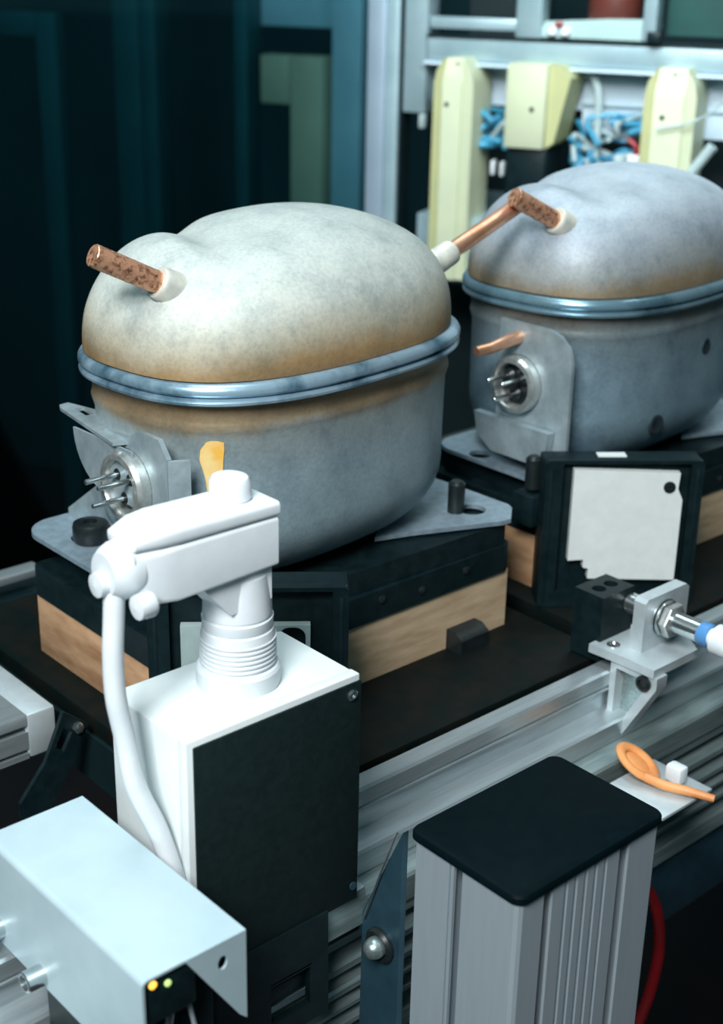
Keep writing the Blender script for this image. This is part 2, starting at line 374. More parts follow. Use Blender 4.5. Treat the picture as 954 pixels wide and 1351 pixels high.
    ed.prism([(-0.1395+dx, -0.0875), (-0.1375+dx, -0.0895), (-0.1285+dx, -0.0945), (-0.1275+dx, -0.0920), (-0.1365+dx, -0.0868)], 0.120, 0.171, 'z')
    if first: ed.build('plate_edge', 'bracket', t)
    if first:
        # horizontal strap with slot that sticks out to the far side
        MB().prism([(-0.137+dx, 0.0287), (-0.1345+dx, 0.034), (-0.128+dx, 0.035), (-0.1215+dx, 0.009), (-0.117+dx, -0.043), (-0.119+dx, -0.056), (-0.1475+dx, -0.046), (-0.144+dx, -0.020)], 0.1705, 0.1725, 'z',
                   [[(-0.1315+dx, 0.021), (-0.1260+dx, 0.021), (-0.1275+dx, 0.006), (-0.1330+dx, 0.006)]]).build('slotted_strap', 'bracket', t)
        disc = [(-0.031+0.033*cos(a), 0.1700+0.033*sin(a)) for a in [R(x) for x in range(-90, 5, 8)]]+[(-0.06, 0.1700), (-0.06, 0.137)]
        MB().prism(disc, -0.1445+dx, -0.1430+dx, 'x').build('round_cover_plate', 'bracket', t)
        MB().prism([(0.0725, 0.0825), (0.0733, 0.0873), (0.035, 0.1146), (0.015, 0.1205), (-0.005, 0.135), (-0.02, 0.135), (-0.02, 0.0825)], -0.111+dx, -0.1095+dx, 'x').build('upright_tab', 'bracket', t)
    else:
        cb = MB().tube([(-0.128+dx, -0.05, 0.182), (-0.15+dx, -0.048, 0.1795), (-0.166+dx, -0.046, 0.176), (-0.178+dx, -0.044, 0.1755)], [0.0045, 0.0045, 0.004, 0.0034], 16)
        cb.build('process_tube', 'copper_clean', t)
        MB().prism([(-0.020, 0.104), (-0.016, 0.120), (-0.088, 0.120), (-0.086, 0.106), (-0.072, 0.094), (-0.034, 0.094)], -0.1475+dx, -0.1410+dx, 'x').build('lower_lip', 'bracket', t)
        for (lx, lz, r) in ((-0.045, 0.113, 0.0062), (0.012, 0.162, 0.0050)):
            c = wall_point(lx, lz, dx, 0.0002); nrm = (wall_point(lx+0.004, lz, dx)-wall_point(lx-0.004, lz, dx)).cross(Vector((0, 0, 1))).normalized()
            mtx = nrm.to_track_quat('Z', 'Y').to_matrix()
            o = MB().lathe([(r*1.25, -0.001), (r*1.2, 0.0004), (r, 0.0009), (r*0.7, 0.0004), (0, 0.0003)], c, mtx, 20).build('weld_spot', 'spot', t)
            o['label'] = 'small dark round weld spot'
    # feet with holes
    for side in (-1, 1):
        if side < 0:
            y0 = 0.066 if first else 0.020
            po = rrect(-0.1460+dx, -0.075+dx, -0.1, y0+0.010, 0.022, 8)
            hl = [circle(-0.1235+dx, 0.033, 0.0085, 20)] if first else [circle(-0.136+dx, -0.014, 0.0085, 20)]
        else:
            po = [(0.020+dx, -0.083), (0.044+dx, -0.0905), (0.105+dx, -0.116), (0.112+dx, -0.1165), (0.1275+dx, -0.103), (0.130+dx, -0.097), (0.128+dx, -0.045), (0.120+dx, 0.045), (0.05+dx, 0.05), (0.05+dx, -0.06)]
            hl = [circle(0.1035+dx, -0.0885, 0.0095, 20)]
        MB().prism(po, 0.0795, 0.0825, 'z', hl).build('foot_plate', 'foot', t)
    if first:
        g = MB().lathe([(0.0105, 0.0), (0.0115, 0.002), (0.0115, 0.010), (0.0108, 0.0122), (0.0085, 0.0132), (0.0045, 0.0132), (0.004, 0.010), (0, 0.010)], (-0.1225+dx, 0.0262, 0.0825), None, 32)
        g.build('rubber_grommet', 'rubber', t, ang=30)
        # yellow paint drip on the shell wall
        v = []; f = []
        rows = [(0.1775, 0.0030, 0.0060), (0.1765, 0.0012, 0.0082), (0.172, 0.0002, 0.0092), (0.166, 0.0000, 0.0090), (0.160, 0.0008, 0.0086), (0.154, 0.0012, 0.0080), (0.147, 0.0016, 0.0072), (0.140, 0.0018, 0.0060), (0.13, 0.002, 0.0048), (0.125, 0.002, 0.0040)]
        x_0 = -0.1062
        for z, l, r in rows:
            for k in range(7): v.append(wall_point(x_0+l+(r-l)*k/6+0.0006*sin(z*900+k), z, dx, 0.0012))
        for i in range(len(rows)-1):
            for k in range(6): f.append((i*7+k, i*7+k+1, i*7+k+8, i*7+k+7))
        o = MB().add(v, f).build('paint_drip', 'paint', t); o['label'] = 'runny yellow paint mark'
    return t
make_compressor(0, M['dome'], M['shell'], True)
PITCH = 0.325
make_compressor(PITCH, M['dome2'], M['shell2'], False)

# ================================================================== pallets
def make_pallet(dx, first):
    lab = ('wood and black block pallet under the nearest beige compressor' if first else
           'wood and black block pallet under the further blue-grey compressor')
    t = thing('workpiece_pallet', (CX+dx, CY, 0.0), lab, 'pallet', 'workpiece pallets on the conveyor')
    MB().box(-0.166+dx, 0.142+dx, -0.182, 0.14, -0.012, 0.0, 0.0015).build('carrier_plate', 'carrier', t)
    MB().box(-0.1465+dx, -0.131+dx, -0.0850, 0.0575, 0.0, 0.0425, 0.0006).build('wood_strip', 'wood2', t)
    MB().prism([(-0.055+dx, 0.0), (-0.055+dx, 0.0425), (0.1185+dx, 0.0425), (0.1185+dx, 0.0), (0.0905+dx, 0.0), (0.0885+dx, 0.0145), (0.0615+dx, 0.0145), (0.0615+dx, 0.0)], -0.1105, -0.095, 'y').build('wood_strip', 'wood', t)
    MB().box(-0.131+dx, 0.112+dx, -0.095, 0.05, 0.0, 0.0425).build('core_block', 'black', t)
    MB().prism([(x, y) for x, y in rrect(-0.1485+dx, 0.120+dx, -0.1125, 0.060, 0.008) if not (x < -0.13+dx and y < -0.09)][:12]+[(-0.1485+dx, -0.0855), (-0.114+dx, -0.1125)]+[(x, y) for x, y in rrect(-0.1485+dx, 0.120+dx, -0.1125, 0.060, 0.008) if x > 0 + dx and y < -0.09], 0.0425, 0.062).build('top_block', 'black', t)
    MB().prism([(-0.135+dx, 0.045), (-0.135+dx, -0.085), (-0.04+dx, -0.085), (-0.04+dx, -0.108), (0.113+dx, -0.111), (0.118+dx, -0.106), (0.118+dx, 0.045)], 0.062, 0.0775).build('riser_block', 'black', t)
    cl = MB().prism([(-0.1245, 0.0), (-0.1245, 0.010), (-0.118, 0.0145), (-0.1, 0.0145), (-0.1, 0.0)], 0.062+dx, 0.088+dx, 'x')
    cl.build('rubber_stop', 'rubber', t)
    pin = (0.0925+dx, -0.0840) if first else (-0.1545+dx, -0.083)
    MB().box(pin[0]-0.01, pin[0]+0.01, pin[1]-0.010, pin[1]+0.010, 0.055, 0.0778, 0.001).build('pin_socket', 'black', t)
    MB().cyl((pin[0], pin[1], 0.079), (pin[0], pin[1], 0.1045), 0.0058, 20, 0.002).build('locating_pin', 'rubber', t)
    for (sx, sz) in ((-0.04, 0.052), (0.0, 0.0555), (0.035, 0.0515), (0.075, 0.054)):
        MB().lathe([(0.0028, 0), (0.0028, 0.0012), (0.0018, 0.0016), (0, 0.0016)], (sx+dx, -0.1123, sz), Matrix.Rotation(R(90), 3, 'X'), 14).build('screw', 'rubber', t)
    return t
make_pallet(0, True); make_pallet(PITCH, False)

# ================================================================== tag boxes (square black boxes set across the pallet corner)
def make_tag_box(dx, first):
    a = Vector((0.1575, -0.1052, 0))+Vector((dx-PITCH, 0, 0)); b = Vector((0.2435, -0.1738, 0))+Vector((dx-PITCH, 0, 0))
    ex = (b-a).normalized(); ey = Vector((-ex.y, ex.x, 0)); L = (b-a).length   # ey points away from the viewer
    lab = ('black square tag box with white panel, right of centre below the blue-grey compressor' if not first else
           'black tag box with pale green panel, half hidden behind the white connector')
    base = a+ex*L/2+Vector((0, 0, 0.0005))
    t = thing('tag_box', tuple(base), lab, 'box', 'tag boxes on the pallet corners')
    mtx = Matrix.Translation(a) @ Matrix(((ex.x, ey.x, 0, 0), (ex.y, ey.y, 0, 0), (0, 0, 1, 0), (0, 0, 0, 1)))
    def tf(mb): mb.v = [mtx @ p for p in mb.v]; return mb
    hz = 0.1105
    body = MB().box(0, L, 0.004, 0.024, 0.0005, hz-0.0015, 0.0015)
    tf(body).build('housing', 'black', t)
    fr = MB().prism(rrect(0, L, 0.0005, hz, 0.003, 3), -0.002, 0.004, 'y', [[(0.012, 0.012), (0.012, 0.108), (L-0.009, 0.108), (L-0.009, 0.012)]])
    tf(fr).build('front_frame', 'black', t)
    w = L
    if not first:
        pan = [(0.0345, 0.0225), (0.0345, 0.030), (0.0305, 0.031), (0.0305, 0.0370), (0.0195, 0.0363), (0.0195, 0.104), (0.0935, 0.1015), (0.0928, 0.0900), (0.0965, 0.082), (0.0965, 0.021)]
        hl = []
        tf(MB().prism(pan, -0.0022, 0.0042, 'y', hl)).build('white_panel', 'white_panel', t)
        sc = MB().lathe([(0.0042, 0), (0.0042, 0.001), (0.0018, 0.0012), (0.0016, 0.0004), (0, 0.0004)], (0.0865, -0.0022, 0.0915), Matrix.Rotation(R(90), 3, 'X'), 18)
        tf(sc).build('panel_screw', 'rubber', t)
    else:
        pan = [(0.018, 0.010), (0.018, 0.088), (0.089, 0.088), (0.089, 0.010)]
        hl = [rrect(0.0715, 0.0865, 0.055, 0.0868, 0.006, 4)]
        o = tf(MB().prism(pan, -0.0022, 0.0030, 'y', hl)).build('green_panel', 'teal_panel', t)
    sl = MB().box(0.038, 0.058, 0.010, 0.018, hz-0.0016, hz-0.0006)
    tf(sl).build('white_sticker', 'white_panel', t)
    for k in (0.004, L-0.004):
        tf(MB().box(k-0.0012, k+0.0012, -0.0026, -0.0018, 0.004, hz-0.006, 0.0004)).build('edge_bead', 'black', t)
    return t
make_tag_box(0, True); make_tag_box(PITCH, False)

# ================================================================== conveyor
X0, X1 = -0.62, 1.0
# belt bed under the pallets
tag(MB().box(-0.168, X1, -0.187, 0.20, -0.045, -0.0125).build('conveyor_bed', 'dark', base=(0.2, 0, -0.045)), 'dark conveyor bed underneath the two pallets', 'conveyor')
t = thing('conveyor_rail', (0.2, -0.21, -0.2), 'long ribbed aluminium conveyor rail running in front of the pallets', 'rail')
MB().prism([(-0.188, -0.02), (-0.188, -0.0005), (-0.1895, 0.001), (-0.2005, 0.001), (-0.202, -0.0005), (-0.202, -0.0095), (-0.2008, -0.0100), (-0.2008, -0.0112), (-0.2022, -0.0117), (-0.2022, -0.0130), (-0.1995, -0.0140), (-0.1995, -0.0265), (-0.2035, -0.0280), (-0.214, -0.0280), (-0.2155, -0.0295), (-0.2155, -0.0425), (-0.188, -0.0425)], X0, X1, 'x').build('upper_profile', 'alu', t)
MB().prism([(-0.192, -0.0430), (-0.216, -0.0430), (-0.2290, -0.0450), (-0.2305, -0.0465), (-0.2305, -0.0620), (-0.2290, -0.0635), (-0.2290, -0.0700), (-0.2120, -0.0700), (-0.2120, -0.0780), (-0.2320, -0.0780), (-0.2335, -0.0790), (-0.2335, -0.0830), (-0.2240, -0.0840), (-0.2240, -0.0900), (-0.192, -0.0900)], X0, X1, 'x').build('middle_profile', 'alu_mid', t)
MB().prism([(-0.192, -0.090), (-0.2350, -0.090), (-0.2365, -0.0915), (-0.2365, -0.0950), (-0.2280, -0.0960), (-0.2280, -0.1010), (-0.2380, -0.1020), (-0.2380, -0.1045), (-0.2280, -0.1055), (-0.2280, -0.1120), (-0.2385, -0.1130), (-0.2385, -0.1160), (-0.2260, -0.1170), (-0.2260, -0.1270), (-0.2400, -0.1280), (-0.2420, -0.1370), (-0.192, -0.139)], X0, X1, 'x').build('lower_profile', 'alu_mid', t)
MB().box(X0, X1, -0.236, -0.2, -0.20, -0.139, 0.001).build('rail_apron', 'gunmetal', t)

# left cross profile with end block and slots
t = thing('slotted_profile', (-0.4, 0.01, -0.06), 'short pale slotted aluminium profile ending left of the nearest pallet', 'profile')
xe = -0.181
MB().prism([(-0.020, -0.024), (-0.020, -0.0205), (-0.0050, -0.0205), (-0.0050, -0.0175), (-0.020, -0.0175), (-0.020, -0.0060), (-0.0050, -0.0060), (-0.0050, -0.0015), (-0.020, -0.0015), (-0.020, 0.004), (-0.019, 0.0055), (0.030, 0.0055), (0.0305, 0.0045), (0.0315, 0.0055), (0.060, 0.0055), (0.060, -0.024)], -0.62, -0.2, 'x').build('slotted_beam', 'alu', t)
MB().box(-0.2, xe, -0.0205, 0.060, -0.024, 0.0057, 0.002).build('end_block', 'alu_cast', t)
t = thing('angle_bracket', (-0.19, -0.04, -0.07), 'dark green-black angle bracket bolted below the slotted profile end', 'bracket')
MB().prism([(-0.1878, 0.0135), (-0.1718, -0.0004), (-0.1990, -0.0460), (-0.2200, -0.0475), (-0.2200, -0.0370), (-0.2020, -0.0160)], -0.0430, -0.0400, 'y', [[(-0.1885, 0.003), (-0.1830, -0.002), (-0.1895, -0.013), (-0.1950, -0.008)]]).build('angle_plate', 'black', t)
MB().lathe([(0.0035, 0), (0.0035, 0.003), (0.002, 0.0038), (0, 0.0038)], (-0.1795, -0.0430, 0.0005), Matrix.Rotation(R(90), 3, 'X'), 6).build('bolt', 'chrome', t)
tag(MB().box(-0.60, -0.182, -0.182, -0.045, -0.16, -0.058, 0.002).build('drive_housing', 'black', base=(-0.4, -0.1, -0.16)), 'black housing in the gap left of the tall white sensor box', 'housing')
for i, (x, y, z) in enumerate(((-0.23, -0.06, -0.06), (-0.2, -0.085, -0.06), (-0.195, -0.135, -0.06), (-0.25, -0.1, -0.06))):
    pass
# low tray beyond the left pallet end and a short light bar
tag(MB().box(-0.34, -0.174, 0.075, 0.30, -0.03, 0.0005, 0.003).build('side_tray', 'speckle', base=(-0.25, 0.2, -0.03)), 'speckled dark tray left of the orange-brown wooden pallet end', 'tray')
tag(MB().box(-0.30, -0.085, 0.163, 0.178, 0.0, 0.006, 0.001).build('light_bar', 'alu', base=(-0.1, 0.17, 0.0)), 'short pale metal bar behind the left end of the nearest pallet', 'bar')

# ================================================================== stop bracket with sensor on the rail
t = thing('stop_bracket', (0.145, -0.205, 0.01), 'small aluminium angle bracket with triangular gusset on the conveyor rail', 'bracket')
MB().prism([(0.117, -0.186), (0.119, -0.209), (0.1195, -0.2365), (0.165, -0.2365), (0.178, -0.2180), (0.178, -0.186)], 0.0095, 0.0155, 'z').build('base_plate', 'alu_cast', t)
MB().prism([(-0.202, 0.0095), (-0.202, -0.052), (-0.2055, -0.0530), (-0.2095, -0.0515), (-0.2385, 0.0015), (-0.2385, 0.0095)], 0.121, 0.1315, 'x', [[(-0.2065, 0.0045), (-0.2325, 0.0045), (-0.2095, -0.0405), (-0.2065, -0.0405)]]).build('gusset', 'alu_cast', t)
MB().prism([(-0.2035, 0.009), (-0.2355, 0.009), (-0.2080, -0.044), (-0.2035, -0.044)], 0.1290, 0.1310, 'x').build('gusset_web', 'alu_dark', t)  # darker metal puts the shade of the recess into the web colour
MB().box(0.124, 0.165, -0.2058, -0.2030, -0.026, 0.0095).build('back_plate', 'alu_cast', t)
MB().prism([(0.132, 0.0155), (0.132, 0.050), (0.1345, 0.0525), (0.1745, 0.0525), (0.1775, 0.050), (0.1775, 0.0155)], -0.2165, -0.2075, 'y', [circle(0.1515, 0.036, 0.0075, 20)]).build('upright_plate', 'alu_cast', t)
MB().lathe([(0.0055, 0), (0.0055, 0.004), (0.0035, 0.005), (0.003, 0.003), (0, 0.003)], (0.1230, -0.2290, 0.0030), Matrix.Rotation(R(-90), 3, 'Y'), 18).build('hex_bolt', 'rubber', t)
MB().lathe([(0.0045, 0), (0.0045, 0.0008), (0.003, 0.001), (0.0025, 0.0002), (0, 0.0002)], (0.127, -0.198, 0.0156), None, 18).build('recessed_screw', 'chrome', t)
t = thing('cylinder_sensor', (0.1515, -0.22, 0.036), 'threaded steel sensor with blue ring and white plug through the upright bracket plate', 'sensor')
MB().tube([(0.1515, -0.190, 0.036), (0.1515, -0.2465, 0.036)], 0.0070, 24).build('barrel', 'chrome', t)
nut = Matrix.Rotation(R(90), 3, 'X')
MB().lathe([(0.0125, 0), (0.0125, 0.0012), (0.007, 0.0014)], (0.1515, -0.2168, 0.036), nut, 28).build('washer', 'chrome', t)
MB().lathe([(0.0120, 0), (0.0120, 0.0012), (0.007, 0.0014)], (0.1515, -0.2192, 0.036), nut, 28).build('washer', 'chrome', t)
MB().lathe([(0.0112, 0), (0.0118, 0.001), (0.0118, 0.0045), (0.0112, 0.0055)], (0.1515, -0.2212, 0.036), nut, 6).build('hex_nut', 'cup', t)
MB().tube([(0.1515, -0.2465, 0.036), (0.1515, -0.2475, 0.036), (0.1515, -0.2530, 0.036), (0.1515, -0.2540, 0.036)], [0.0072, 0.0078, 0.0078, 0.0070], 24).build('blue_ring', 'blue_ring', t)
MB().tube([(0.1515, -0.254, 0.036), (0.1515, -0.257, 0.036), (0.1515, -0.258, 0.036), (0.1515, -0.290, 0.0355), (0.153, -0.315, 0.033), (0.16, -0.34, 0.02)], [0.0058, 0.0058, 0.0098, 0.0098, 0.0085, 0.005], 24).build('white_plug', 'white', t)
t = thing('stopper_block', (0.138, -0.175, 0.0), 'black rubber stopper block with two top holes at the end of the sensor bracket', 'stopper')
MB().prism([(0.1235, -0.1895), (0.1235, -0.1655), (0.1555, -0.1655), (0.1555, -0.1895)], 0.001, 0.047, 'z', [circle(0.1335, -0.1775, 0.0048, 18), circle(0.1455, -0.1775, 0.0048, 18)]).build('block', 'black', t)
MB().box(0.1245, 0.1545, -0.1885, -0.1665, 0.002, 0.040).build('core', 'rubber', t)
MB().box(0.1445, 0.158, -0.1885, -0.180, 0.030, 0.042, 0.001).build('clamp', 'chrome', t)

# orange ring clip on the rail ledge
t = thing('ring_clip', (0.105, -0.245, -0.0475), 'orange plastic ring clip with white insert lying on the rail behind the post', 'clip')
rm = Matrix.Rotation(R(10), 3, 'Y') @ Matrix.Rotation(R(22), 3, 'X')
mb = MB().torus((0, 0, 0), 0.0105, 0.0030, None, 36, 10)
mb.v = [rm @ Vector((p.x*0.95, p.y*1.25, p.z*0.8))+Vector((0.1015, -0.2440, -0.0400)) for p in mb.v]
mb.build('ring', 'orange', t)
mb = MB().lathe([(0.0085, -0.001), (0.0085, 0.0), (0.006, 0.0012), (0.0, 0.0014)], (0, 0, 0), None, 28)
mb.v = [rm @ Vector((p.x*0.95, p.y*1.25, p.z))+Vector((0.1015, -0.2440, -0.0410)) for p in mb.v]
mb.build('dished_centre', 'orange', t)
MB().tube([(0.0960, -0.255, -0.0435), (0.098, -0.268, -0.044), (0.104, -0.281, -0.044), (0.112, -0.295, -0.046)], [0.0030, 0.0032, 0.003, 0.0024], 12).build('tail', 'orange', t)
MB().box(0.108, 0.117, -0.272, -0.260, -0.0475, -0.036, 0.002).build('white_insert', 'white', t)
MB().box(0.075, 0.125, -0.285, -0.2395, -0.0515, -0.0490, 0.0006).build('carrier_tab', 'alu_cast', t)

# ================================================================== white sensor box with black face
bx0, bx1, by0, by1, bz0, bz1 = -0.2435, -0.1425, -0.2455, -0.1905, -0.016, 0.110
t = thing('sensor_box', ((bx0+bx1)/2, (by0+by1)/2, bz0), 'tall white box with large black front face, carrying the white elbow connector', 'sensor box')
MB().box(bx0, bx1, by0+0.0008, by1, bz0, bz1, 0.0012).build('white_housing', 'white_body', t)
MB().box(bx0, bx1, by0-0.0060, by0+0.0006, bz0+0.001, bz1+0.0006, 0.0008).build('front_rim', 'white_body', t)
MB().box(bx0+0.0035, bx1+0.0004, by0-0.0070, by0-0.0050, bz0-0.003, bz1-0.0028, 0.0006).build('black_face', 'black_face', t)
MB().lathe([(0.0030, 0), (0.0030, 0.0006), (0.0022, 0.0012), (0.0014, 0.0012), (0.0014, 0.0002), (0, 0.0002)], (bx1-0.0055, by0-0.007, bz1-0.009), Matrix.Rotation(R(90), 3, 'X'), 18).build('face_screw', 'chrome', t)
MB().lathe([(0.0022, 0), (0.0022, 0.0008), (0, 0.0008)], (bx1-0.003, by0-0.007, bz0+0.006), Matrix.Rotation(R(90), 3, 'X'), 14).build('face_screw', 'gunmetal', t)
# elbow connector
kx, ky = -0.1905, -0.2190
class KB(MB):      # everything above the collar sits on the collar's neck
    def build(s, *a, **k):
        s.v = [Vector(((p.x+0.1785)*0.90-0.1795, p.y, p.z+0.0045)) for p in s.v]; return MB.build(s, *a, **k)
t = thing('elbow_connector', (kx, ky, bz1), 'chunky white right-angle plug with ribbed collar on top of the white sensor box', 'connector')
pr = [(0.0195, 0.0), (0.0200, 0.0012), (0.0200, 0.0085), (0.0190, 0.0100)]
z = 0.0105
for i in range(6): pr += [(0.0178, z), (0.0172, z+0.0003), (0.0172, z+0.0009), (0.0180, z+0.0012), (0.0181, z+0.0022)]; z += 0.0024
pr += [(0.0176, z), (0.0170, z+0.004), (0.0162, z+0.0046), (0.0165, z+0.0052), (0.0168, z+0.010), (0.0160, z+0.0104), (0.0158, z+0.0110), (0.0163, z+0.0116), (0.0158, z+0.022), (0.0148, z+0.032)]
MB().lathe(pr, (kx, ky, bz1), None, 44).build('ribbed_collar', 'white', t, ang=25)
yb0, yb1 = -0.2360, -0.2060
# plug body
def loftx(secs):
    """sections along x: (x, y0, y1, z0, z1, r)"""
    mb = KB(); v = []; f = []; n = None
    for (x, y0, y1, z0, z1, r) in secs:
        ring = [(x, p[0], p[1]) for p in rrect(y0, y1, z0, z1, r, 4)]; n = len(ring); v += ring
    for i in range(len(secs)-1):
        for k in range(n): k2 = (k+1) % n; f.append((i*n+k, i*n+k2, (i+1)*n+k2, (i+1)*n+k))
    f.append(tuple(range(n))); f.append(tuple(range((len(secs)-1)*n, len(secs)*n)))
    return mb.add(v, f)
loftx([(-0.1778, yb0+0.0012, yb1-0.0012, 0.1685, 0.1910, 0.0015), (-0.1785, yb0, yb1, 0.1675, 0.1912, 0.002), (-0.2380, yb0, yb1, 0.1655, 0.1912, 0.002), (-0.2480, yb0+0.001, yb1-0.001, 0.1660, 0.1912, 0.003), (-0.2585, yb0+0.004, yb1-0.004, 0.1700, 0.1912, 0.004), (-0.2600, yb0+0.006, yb1-0.006, 0.1725, 0.1900, 0.004)]).build('plug_body', 'white', t)
loftx([(-0.1774, yb0+0.0008, yb1-0.0008, 0.1918, 0.1965, 0.001), (-0.1778, yb0-0.0004, yb1+0.0004, 0.1916, 0.1985, 0.002), (-0.2370, yb0-0.0004, yb1+0.0004, 0.1916, 0.2000, 0.003), (-0.2480, yb0+0.0008, yb1-0.001, 0.1916, 0.1995, 0.003), (-0.2590, yb0+0.004, yb1-0.004, 0.1916, 0.1965, 0.002), (-0.2600, yb0+0.006, yb1-0.006, 0.1918, 0.1955, 0.001)]).build('plug_lid', 'white', t)
KB().prism([(-0.1795, 0.168), (-0.1795, 0.150), (-0.205, 0.148), (-0.224, 0.1672)], yb0+0.004, yb1-0.003, 'y').build('web', 'white', t)
KB().lathe([(0.0098, 0), (0.0104, 0.0008), (0.0100, 0.0080), (0.0086, 0.0098), (0.0, 0.0101)], (-0.1940, -0.2190, 0.1990), None, 28).build('lock_cap', 'white', t)
# cable gland at the end
gl = Matrix.Rotation(R(-90), 3, 'Y')
KB().lathe([(0.0125, -0.002), (0.0130, 0.002), (0.0130, 0.006), (0.0115, 0.010), (0.0095, 0.013), (0.0, 0.0135)], (-0.2570, -0.2215, 0.1815), gl, 24).build('gland_nut', 'white', t)
KB().lathe([(0.0050, 0), (0.0058, 0.0015), (0.0054, 0.009), (0.0, 0.010)], (-0.2560, -0.2390, 0.1710), gl, 16).build('clamp_lug', 'white', t)
KB().lathe([(0.0050, -0.006), (0.0056, 0.001), (0.0054, 0.005), (0.0, 0.006)], (-0.2695, -0.2215, 0.1775), gl, 16).build('clamp_screw', 'white', t)
KB().lathe([(0.0036, 0), (0.0038, 0.0008), (0.0028, 0.0014), (0.0022, 0.0006), (0, 0.0006)], (-0.2600, -0.2295, 0.1880), gl, 16).build('recess_screw', 'white_panel', t)
cb = MB(); pts = [(-0.2585, -0.2240, 0.178), (-0.2600, -0.2250, 0.166), (-0.2620, -0.2262, 0.150), (-0.2625, -0.2275, 0.130), (-0.2605, -0.2300, 0.110), (-0.2590, -0.2340, 0.088), (-0.2520, -0.2400, 0.064), (-0.2485, -0.2470, 0.040), (-0.2470, -0.2540, 0.015), (-0.2460, -0.2600, -0.02)]
def smooth(pts, n=8):
    P = [Vector(p) for p in pts]; out = []
    for i in range(len(P)-1):
        p0, p1, p2, p3 = P[max(i-1, 0)], P[i], P[i+1], P[min(i+2, len(P)-1)]
        for k in range(n):
            u = k/n; out.append(0.5*((2*p1)+(p2-p0)*u+(2*p0-5*p1+4*p2-p3)*u*u+(3*p1-p0-3*p2+p3)*u**3))
    out.append(P[-1]); return out
tag(cb.tube(smooth(pts), 0.0047, 16).build('sensor_cable', 'white', base=pts[-1]), 'thick white cable dropping from the elbow connector past the sensor box', 'cable')

# black mounting bracket under sensor box
t = thing('mounting_bracket', (-0.18, -0.25, -0.1), 'black bracket with square window joining the sensor box to the rail', 'bracket')
MB().prism([(-0.232, -0.0165), (-0.1625, -0.0165), (-0.1615, -0.079), (-0.205, -0.082), (-0.232, -0.082)], -0.2535, -0.2495, 'y', [[(-0.199, -0.045), (-0.174, -0.045), (-0.174, -0.068), (-0.199, -0.068)]]).build('bracket_plate', 'black', t)
MB().box(-0.2, -0.1725, -0.2535, -0.2480, -0.0445, -0.0425, 0.0006).build('window_lip', 'alu_dark', t)
MB().box(-0.235, -0.1625, -0.2495, -0.2405, -0.060, -0.050, 0.001).build('bracket_arm', 'black', t)
t = thing('rail_clamp', (-0.145, -0.24, -0.05), 'pale machined clamp between the black bracket and the rail, below the black face', 'clamp')
MB().prism([(-0.1610, -0.021), (-0.1340, -0.018), (-0.1315, -0.030), (-0.1345, -0.041), (-0.1610, -0.041)], -0.2490, -0.2170, 'y').build('clamp_block', 'alu_mid', t)
MB().box(-0.1605, -0.1335, -0.2455, -0.2165, -0.0475, -0.041, 0.0004).build('clamp_shim', 'black', t)

# ================================================================== bent sheet cover with sensor inside
t = thing('sheet_metal_cover', (-0.285, -0.25, 0.0), 'bent bare sheet-metal cover with holed front flap, bottom left', 'cover')
cx0, cx1, cy0, cy1, cz = -0.3105, -0.2603, -0.3155, -0.1890, 0.0600
th = 0.0012
pts = []
r = 0.003
top = [(cx1, cz), (cx0+r, cz)]+[(cx0+r-r*sin(R(a)), cz-r+r*cos(R(a))) for a in range(15, 91, 15)]+[(cx0, 0.006)]
inn = [(cx0+th, 0.006)]+[(cx0+r-(r-th)*sin(R(a)), cz-r+(r-th)*cos(R(a))) for a in range(90, 14, -15)]+[(cx0+r, cz-th), (cx1, cz-th)]
mb = MB().prism(top+inn, cy0, cy1, 'y')
mb.build('folded_sheet', 'sheet', t)
MB().prism([(-0.2905, cz-0.0002), (cx1, cz-0.0002), (cx1, 0.0150), (-0.2640, 0.0185)], cy0-0.0002, cy0+0.001, 'y', [circle(-0.2722, 0.0495, 0.0024, 14, 0.0034)]).build('front_flap', 'sheet', t)
for (sy, sz) in ((-0.2100, -0.0020), (-0.1700, -0.0010)):
    sy2 = sy-0.047 if sy < -0.2 else sy-0.0395
# studs through the left wall of the cover
for (yy, zz) in ((-0.2335, 0.0117), (-0.1965, 0.0150)):
    MB().lathe([(0.0050, -0.002), (0.0050, 0.0085), (0.0045, 0.0090), (0.0037, 0.0090), (0.0037, 0.005), (0, 0.005)], (cx0, yy, zz), Matrix.Rotation(R(-90), 3, 'Y'), 24).build('stud', 'chrome', t)
t = thing('indicator_sensor', (-0.29, -0.28, 0.0), 'black sensor with amber and green lights inside the sheet-metal cover', 'sensor')
MB().box(-0.3085, -0.2840, -0.3140, -0.2300, 0.0350, 0.0580, 0.0015).build('body', 'black', t)
MB().box(-0.3075, -0.2660, -0.3000, -0.2300, -0.0300, 0.0350, 0.0015).build('base', 'black', t)
MB().lathe([(0.0018, 0), (0.0018, 0.0008), (0.0010, 0.0014), (0, 0.0016)], (-0.3048, -0.3140, 0.0553), Matrix.Rotation(R(90), 3, 'X'), 14).build('amber_light', 'led_amber', t)
MB().lathe([(0.0015, 0), (0.0015, 0.0008), (0.0008, 0.0013), (0, 0.0014)], (-0.2978, -0.3140, 0.0525), Matrix.Rotation(R(90), 3, 'X'), 14).build('green_light', 'led_green', t)
MB().tube([(-0.2900, -0.3075, 0.049), (-0.2960, -0.3085, 0.018), (-0.2995, -0.3085, -0.01)], 0.0018, 12).build('lead', 'chrome', t)
MB().tube([(-0.2865, -0.3075, 0.045), (-0.2815, -0.3085, 0.016), (-0.2790, -0.3085, -0.01)], 0.0010, 10).build('lead', 'alu_cast', t)

